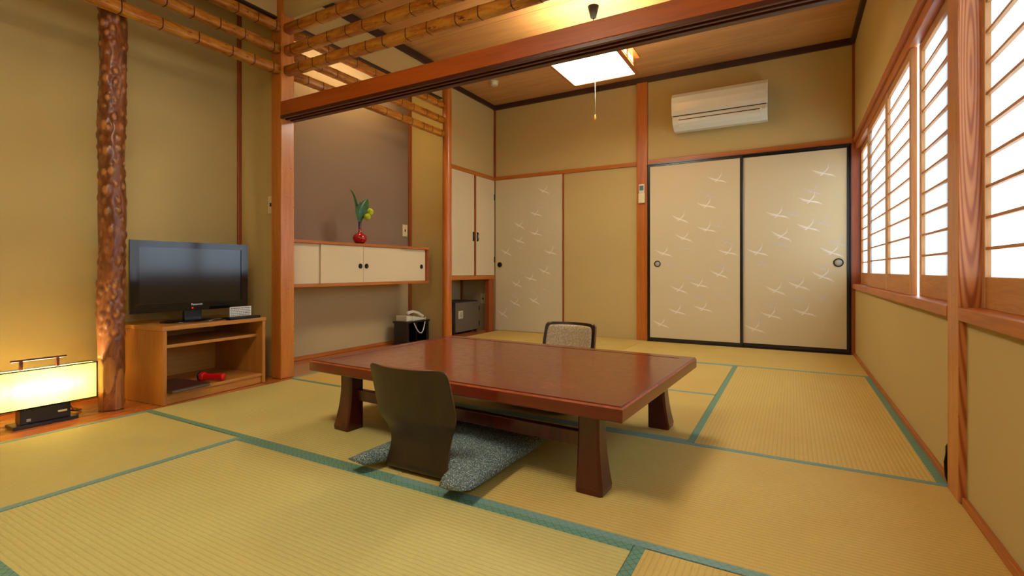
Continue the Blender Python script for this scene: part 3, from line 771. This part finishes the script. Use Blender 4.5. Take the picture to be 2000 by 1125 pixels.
tv = thing('television', 'black flat screen television switched off on the low cabinet', 'television', (-3.13, 1.655, .42), world=True)
TX = -3.105; ty0, ty1, tz0, tz1 = 1.318, 1.985, .482, .886
bz = .045
b = MB().box(TX-.045, TX-.012, ty0+.01, ty1-.01, tz0+.01, tz1-.01); b.build('tv_shell', M_blackpl, tv, .008)
b = MB(); b.box(TX-.012, TX, ty0, ty0+bz, tz0, tz1).box(TX-.012, TX, ty1-bz, ty1, tz0, tz1).box(TX-.012, TX, ty0+bz, ty1-bz, tz1-.036, tz1).box(TX-.012, TX, ty0+bz, ty1-bz, tz0, tz0+.05)
b.build('bezel', M_tvgloss, tv)
m, nt, bb = newmat('lcd_screen'); setp(bb, .12, .8)
f = noise(nt, coords(nt), 300, 2); nt.links.new(ramp(nt, f, [(.3, lin((3, 4, 7))), (.7, lin((5, 6, 9)))]), bb.inputs['Base Color'])
box('screen', TX-.012, TX-.004, ty0+bz, ty1-bz, tz0+.05, tz1-.036, m, tv)
MB().box(TX-.035, TX-.01, 1.60, 1.70, .43, tz0+.01).build('neck', M_blackpl, tv, .004)
b = MB(); ring0 = []
for rz, zz in ((.99, .42), (1.0, .426), (.9, .431), (.35, .436)):
    ring0.append([(-3.10+.115*rz*cos(2*pi*k/40), 1.655+.19*rz*sin(2*pi*k/40), zz) for k in range(40)])
b.loft(ring0); b.build('stand_base', M_tvgloss, tv)
MB().lathe([(.0001, TX+.001), (.0032, TX+.001), (.0032, TX-.001), (.0001, TX-.001)], (0, 1.64, .497), 0, 12).build('power_light', M_led, tv)
MB().lathe([(.0001, TX+.001), (.003, TX+.001), (.003, TX-.001), (.0001, TX-.001)], (0, 1.618, .497), 0, 12).build('sensor', M_slot, tv)
tcv = bpy.data.curves.new('lettering', 'FONT'); tcv.body = 'Panasonic'; tcv.size = .0165; tcv.extrude = .0003; tcv.align_x = 'CENTER'; tcv.offset = .0003
tmp = bpy.data.objects.new('lettering_curve', tcv)
me_t = bpy.data.meshes.new_from_object(tmp); bpy.data.objects.remove(tmp)
me_t.materials.clear(); me_t.materials.append(plain('silver_print', (210, 212, 216), .4))
to = bpy.data.objects.new('lettering', me_t); COL.objects.link(to)
to.parent = tv; to.location = (TX+.0006+3.13, 1.665-1.655, .513-.42); to.rotation_euler = (pi/2, 0, pi/2)

# card and tv remote on the cabinet
card = thing('info_card', 'small white printed card standing beside the television', 'card', (-3.0, 1.87, .42), radians(3), world=False)
b = MB(); b.box(-.001, .001, -.072, .072, .0, .074); b.box(-.03, .001, -.066, .066, 0, .002)
b.build('card_sheet', plain('white_card', (222, 222, 216), .6), None).parent = card
b = MB(); rr = random.Random(3)
for row in range(6):
    yy = -.064
    while yy < .061:
        l = rr.uniform(.004, .011); b.box(.0011, .0014, yy, min(yy+l, .064), .011+row*.0102, .0145+row*.0102+(.002 if row == 5 else 0)); yy += l+rr.uniform(.0018, .005)
b.build('print', M_slot, None).parent = card
rm = thing('tv_remote', 'long black television remote lying on the cabinet in front of the card', 'remote', (-2.955, 1.86, .42), radians(94), world=False)
MB().box(-.105, .105, -.022, .022, 0, .018).build('remote_body', M_blackpl, None, .006, 3).parent = rm
b = MB()
for i in range(8):
    for j in range(3): b.box(-.085+i*.021, -.073+i*.021, -.014+j*.011, -.007+j*.011, .017, .0195)
b.build('buttons', M_grey, None).parent = rm
# torch and folder in the cabinet
tr = thing('torch', 'red plastic torch lying on the bottom of the television cabinet', 'torch', (-3.0, 1.70, .091), radians(24), world=False)
b = MB().lathe([(.0001, .085), (.021, .085), (.0225, .082), (.0225, .06), (.0205, .055), (.0205, -.055), (.022, -.06), (.022, -.072), (.0001, -.075)], axis=0, n=24); b.build('torch_body', M_red, None, smooth=False).parent = tr
MB().lathe([(.0235, -.06+.0), (.027, -.075), (.027, -.095), (.024, -.1), (.0001, -.1)], axis=0, n=24).build('torch_head', M_red, None).parent = tr
MB().lathe([(.0275, -.088), (.0285, -.088), (.0285, -.1), (.022, -.102), (.0275, -.1)], axis=0, n=24).build('lens_ring', M_blackpl, None).parent = tr
MB().box(-.02, .01, -.006, .006, .014, .021).build('switch', M_blackpl, None, .002).parent = tr
tr.scale = (.82, .95, .95)
tr.location.z = .0885
fo = thing('folder', 'dark brown folder lying flat on the bottom of the television cabinet', 'folder', (-3.03, 1.50, .063), radians(8), world=False)
Mf = plain('brown_folder', (70, 38, 36), .4)
for z0, z1 in ((0, .003), (.0145, .0175)): MB().box(-.15, .15, -.11, .11, z0, z1).build('cover', Mf, None, .001).parent = fo
MB().box(-.145, .145, -.106, .108, .003, .0145).build('pages', plain('folder_pages', (120, 100, 84), .8), None).parent = fo
MB().box(-.15, .15, -.1125, -.109, 0, .0175).build('spine', Mf, None, .001).parent = fo

# ------------------------------------------------------------------ floor lantern
ln = thing('floor_lantern', 'rectangular paper floor lantern glowing yellow on a black foot at far left', 'lamp', (-3.085, .95, 0))
box('base_plate', -3.135, -3.035, .84, 1.075, 0, .014, M_black, ln, .002)
box('foot_block', -3.115, -3.055, .868, 1.05, .014, .082, M_black, ln, .002)
sy0, sy1, sz0, sz1, sx0, sx1 = .735, 1.157, .082, .262, -3.122, -3.052
b = MB(); e = .005
for yy in (sy0, sy1-e):
    for xx in (sx0, sx1-e): b.box(xx, xx+e, yy, yy+e, sz0, sz1)
    for zz in (sz0, sz1-e): b.box(sx0, sx1, yy, yy+e, zz, zz+e)
for xx in (sx0, sx1-e):
    for zz in (sz0, sz1-e): b.box(xx, xx+e, sy0, sy1, zz, zz+e)
b.box(sx0, sx1, sy0, sy1, sz0, sz0+.003)
b.build('shade_frame', M_black, ln)
b = MB(); q = .0025
b.box(sx1-q-.001, sx1-q, sy0+q, sy1-q, sz0+q, sz1-q); b.box(sx0+q, sx0+q+.001, sy0+q, sy1-q, sz0+q, sz1-q)
b.box(sx0+q, sx1-q, sy1-q-.001, sy1-q, sz0+q, sz1-q); b.box(sx0+q, sx1-q, sy0+q, sy0+q+.001, sz0+q, sz1-q)
b.build('shade', M_lantern, ln)
b = MB()
for yy in (.88, 1.01): b.box(-3.094, -3.080, yy-.006, yy+.006, sz1-.004, sz1+.038)
b.box(-3.093, -3.081, .845, 1.045, sz1+.038, sz1+.046); b.build('handle', M_beamd, ln, .001, 1)
box('foot_switch', -3.056, -3.048, 1.0, 1.035, .043, .052, M_ivory, ln, .002)
box('foot_sticker', -3.056, -3.0545, .89, .905, .025, .037, M_silver, ln)
M_bulb = emis('lantern_tube', (255, 246, 196), 165)
MB().lathe([(.011, -.12), (.011, .12)], (-3.087+3.085, 0, .172), 1, 12).build('tube', M_bulb, None).parent = ln
MB().tube([(-3.11, 1.05, .03), (-3.15, 1.10, .015), (-3.19, 1.14, .006), (-3.25, 1.13, .005), (-3.40, 1.16, .005)], .0035, 8).build('power_cord', M_blackpl, ln)

# ------------------------------------------------------------------ low table
TB = thing('low_table', 'large low red lacquered table in the middle of the tatami', 'table', (-1.146, 1.974, 0), radians(-2.8), world=False)
tw, td, tz, tt = .735, .50, .315, .053
def burl(name, cs, sc_=16, pl=.15):
    m, nt, b = newmat(name); setp(b, pl, .5, 0, .3, .1)
    v = coords(nt); f1 = noise(nt, v, sc_, 6, .72, 1.5); f2 = noise(nt, v, sc_*7, 4, .7)
    c = ramp(nt, f1, [(.3, lin(cs[0])), (.5, lin(cs[1])), (.7, lin(cs[2]))])
    c = mix(nt, .45, c, ramp(nt, f2, [(.35, lin(cs[0])), (.65, lin(cs[2]))])); nt.links.new(c, b.inputs['Base Color'])
    rg = ramp(nt, noise(nt, v, 40, 5), [(.3, (pl, pl, pl, 1)), (.7, (pl+.12,)*3+(1,))]); nt.links.new(rg, b.inputs['Roughness']); return m
M_burl = burl('table_burl_panel', ((46, 18, 4), (98, 32, 6), (176, 52, 8)))
M_lac = wood('table_red_lacquer', (88, 16, 4), (124, 32, 9), 0, .22, 10, .3)
M_leg = wood('table_leg_lacquer', (60, 10, 4), (90, 22, 8), 2, .25, 10, .3)
M_wear = plain('worn_lacquer_edge', (172, 84, 36), .45, var=.3)
def tp(name, m, mat, bv=0, seg=2, **k): o = m.build(name, mat, None, bv, seg, **k); o.parent = TB; return o
b = MB(); fw = .062
prof = [(0, -tt), (-.014, -tt), (0, -tt+.012), (0, -.010), (-.006, 0), (-fw, 0), (-fw, -tt)]
# frame as a mitred loft around the rectangle
outl = [(-.014, -tt), (-.003, -tt+.004), (0, -tt+.008), (0, -.009), (-.003, -.003), (-.007, 0), (-fw, 0), (-fw, -.02)]
rings = []
for (o_, z_) in outl:
    rings.append([(sx*(tw+o_), sy*(td+o_), tz+z_) for sx, sy in ((-1, -1), (1, -1), (1, 1), (-1, 1))])
b.loft(rings, cap=False, smooth=False, mif=lambda i: 1 if i == 3 else 0)
bmesh.ops.contextual_create(b.bm, geom=[v for v in b.bm.verts if abs(v.co.z-(tz-tt)) < 1e-6]) if False else None
tp('top_frame', b, [M_lac, M_wear], 0, recalc=True)
tp('top_panel', MB().box(-tw+fw, tw-fw, -td+fw, td-fw, tz-.03, tz-.0012), M_burl)
tp('underside', MB().box(-tw+.03, tw-.03, -td+.03, td-.03, tz-tt, tz-tt+.02), M_leg)
def leg_mesh(sx, sy):
    m = MB(); rings = []
    cx0, cy0 = sx*.558, sy*.352   # inner corner column
    for i in range(15):
        t = i/14; z = (tz-tt)*t
        fl_ = .026*max(0, (1-t*1.35))**1.7      # outward flare at the foot
        if t < .05: fl_ -= .006*(1-t/.05)
        o_ = .068+fl_
        x0, x1 = cx0-sx*.006, cx0+sx*o_; y0, y1 = cy0-sy*.006, cy0+sy*o_
        c_ = .007
        xs = sorted((x0, x1)); ys = sorted((y0, y1))
        rings.append([(xs[0]+c_, ys[0], z), (xs[1]-c_, ys[0], z), (xs[1], ys[0]+c_, z), (xs[1], ys[1]-c_, z), (xs[1]-c_, ys[1], z), (xs[0]+c_, ys[1], z), (xs[0], ys[1]-c_, z), (xs[0], ys[0]+c_, z)])
    R = m.loft(rings, smooth=False)
    m.bm.faces.ensure_lookup_table()
    return m
for sx in (-1, 1):
    for sy in (-1, 1):
        m_ = leg_mesh(sx, sy); tp('leg', m_, M_leg, .0015, 1)
lx, ly = .56, .35
tp('stretcher', MB().box(-lx, lx, -ly-.040, -ly-.012, .132, .182), M_leg, .004)
tp('stretcher', MB().box(-lx, lx, ly+.012, ly+.04, .132, .182), M_leg, .004)
tp('apron', MB().box(-lx-.03, -lx-.005, -ly, ly, tz-tt-.03, tz-tt), M_leg, .003)
tp('apron', MB().box(lx+.005, lx+.03, -ly, ly, tz-tt-.03, tz-tt), M_leg, .003)
tp('underframe_bar', MB().box(-lx, lx, -.16, -.12, tz-tt-.03, tz-tt), M_leg, .003)
tp('underframe_bar', MB().box(-lx, lx, .12, .16, tz-tt-.03, tz-tt), M_leg, .003)

# ------------------------------------------------------------------ legless chairs with cushions
M_ply = wood('dark_bent_plywood', (34, 19, 8), (62, 38, 16), 2, .4, 12, .1, stretch=18)
M_ply2 = wood('light_ply_edge', (104, 62, 26), (140, 88, 42), 0, .4, 20)
def speckle(name, cs, sc_):
    m, nt, b = newmat(name); setp(b, .9, .1)
    vo = N(nt, 'ShaderNodeTexVoronoi'); vo.inputs['Scale'].default_value = sc_; nt.links.new(coords(nt), vo.inputs['Vector'])
    f = noise(nt, coords(nt), sc_*1.1, 3, .8)
    c = ramp(nt, vo.outputs['Distance'], [(.25, lin(cs[0])), (.45, lin(cs[1]))]); c = mix(nt, ramp(nt, f, [(.5, (0,0,0,1)), (.6, (1,1,1,1))]), c, lin(cs[2]))
    nt.links.new(c, b.inputs['Base Color']); bump(nt, b, f, .4, .002); return m
M_cush = speckle('teal_speckled_cushion', ((196, 200, 182), (108, 124, 118), (58, 72, 78)), 190)
M_pad = speckle('beige_floral_pad', ((206, 186, 148), (186, 162, 122), (216, 196, 158)), 95)
ROWS = [(.394, -.084, .158), (.386, -.082, .168), (.35, -.069, .171), (.30, -.055, .173), (.25, -.041, .174), (.215, -.029, .172), (.195, -.020, .166), (.17, -.004, .150), (.14, .010, .136), (.11, .014, .129), (.08, .013, .129), (.05, .009, .132), (.025, .004, .137), (.010, .018, .142), (.008, .05, .15), (.008, .15, .16), (.008, .30, .165), (.008, .40, .16)]
def chair(x, y, rz, label, xs=1):
    r = thing('floor_chair', label, 'chair', (x, y, 0), rz, 'legless chairs at the low table', world=False)
    m = MB(); rows = []
    for i, (z, yc, hw) in enumerate(ROWS):
        row = []
        for j in range(21):
            t = -1+2*j/20
            cv = .045*max(0, min(1, (z-.0)/.25))*t*t
            zz = z-(.012*max(0, abs(t)-.86)/.14*(abs(t)) if i == 0 else 0)
            row.append((hw*t, yc+cv, zz))
        rows.append(row)
    # subdivide along by spline
    m.loft(rows, closed=False, cap=False)
    o = m.build('bent_shell', [M_ply, M_ply2], None, recalc=False, smooth=True); o.parent = r
    s1 = o.modifiers.new('s', 'SUBSURF'); s1.levels = 2; s1.render_levels = 2
    md = o.modifiers.new('t', 'SOLIDIFY'); md.thickness = .011; md.offset = 0; md.material_offset_rim = 1
    # padded front of the backrest
    m = MB(); rows = []
    for i, (z, yc, hw) in enumerate([(.378, -.080, .130), (.370, -.077, .144), (.34, -.067, .150), (.29, -.053, .152), (.24, -.041, .151), (.20, -.031, .144), (.17, -.004, .132)]):
        k = .9
        rows.append([(hw*(-1+2*j/12), yc+.045*min(1, z/.25)*(-1+2*j/12)**2*k*k+.016+.010*(1-abs(-1+2*j/12)**4)*(1 if 0 < i < 6 else 0), z) for j in range(13)])
    m.loft(rows, closed=False, cap=False); o = m.build('back_pad', M_pad, None, recalc=False, smooth=True); o.parent = r
    md = o.modifiers.new('t', 'SOLIDIFY'); md.thickness = .012; md.offset = 1 if False else 0
    s1 = o.modifiers.new('s', 'SUBSURF'); s1.levels = 1; s1.render_levels = 1
    return r
def cushion(x, y, rz, label):
    m = MB(); n = 36; top = []; bot = []
    W, D, T = .26, .315, .052
    rr = random.Random(5)
    for i in range(n+1):
        a = -1+2*i/n; rt = []; rb = []
        for j in range(n+1):
            b_ = -1+2*j/n
            e = max(0, 1-abs(a)**3)*max(0, 1-abs(b_)**3)
            th = T*(e**.42)
            px, py = W*a*(1-.045*(1-abs(b_)**2)*1), D*b_*(1-.03*(1-abs(a)**2))
            # rear edge pushed in by the chair back
            q_ = abs(px+.025)
            if b_ < -.4 and q_ < .17: py += .105*((-b_-.4)/.6)**1.5*(1 if q_ < .150 else (.17-q_)/.02)
            lift = .028+.014*(abs(a*b_))**3
            pl = .0035*sin(px*40+py*9)*e
            rt.append((px, py, lift+th+pl)); rb.append((px, py, lift-min(th*.55, .022)))
        top.append(rt); bot.append(rb)
    TR = m.loft(top, closed=False, cap=False); BR = m.loft(bot, closed=False, cap=False)
    bmesh.ops.remove_doubles(m.bm, verts=m.bm.verts, dist=1e-5)
    o = m.build('cushion', M_cush, None, smooth=True)
    o.location = (x, y, .008); o.rotation_euler = (0, 0, rz)
    return tag(o, label, 'cushion', 'floor cushions on the legless chairs')
chair(-1.145, 1.338, 0, 'dark bentwood legless chair seen from behind in front of the table')
cushion(-1.112, 1.56, radians(-1), 'teal speckled floor cushion on the near chair, in front of the table')
chair(-1.20, 2.83, pi-.01, 'legless chair with beige floral padded back behind the table')
cushion(-1.175, 2.60, pi, 'teal speckled floor cushion on the far chair, mostly hidden under the table')

# black cable by the window post
o = MB().tube([(.462, 2.17, 0), (.452, 2.165, .03), (.449, 2.162, .08), (.452, 2.16, .13), (.462, 2.155, .15)], .006, 8).build('cable', M_blackpl, None, smooth=True)
tag(o, 'short black cable at the foot of the wavy grained window post', 'cable')
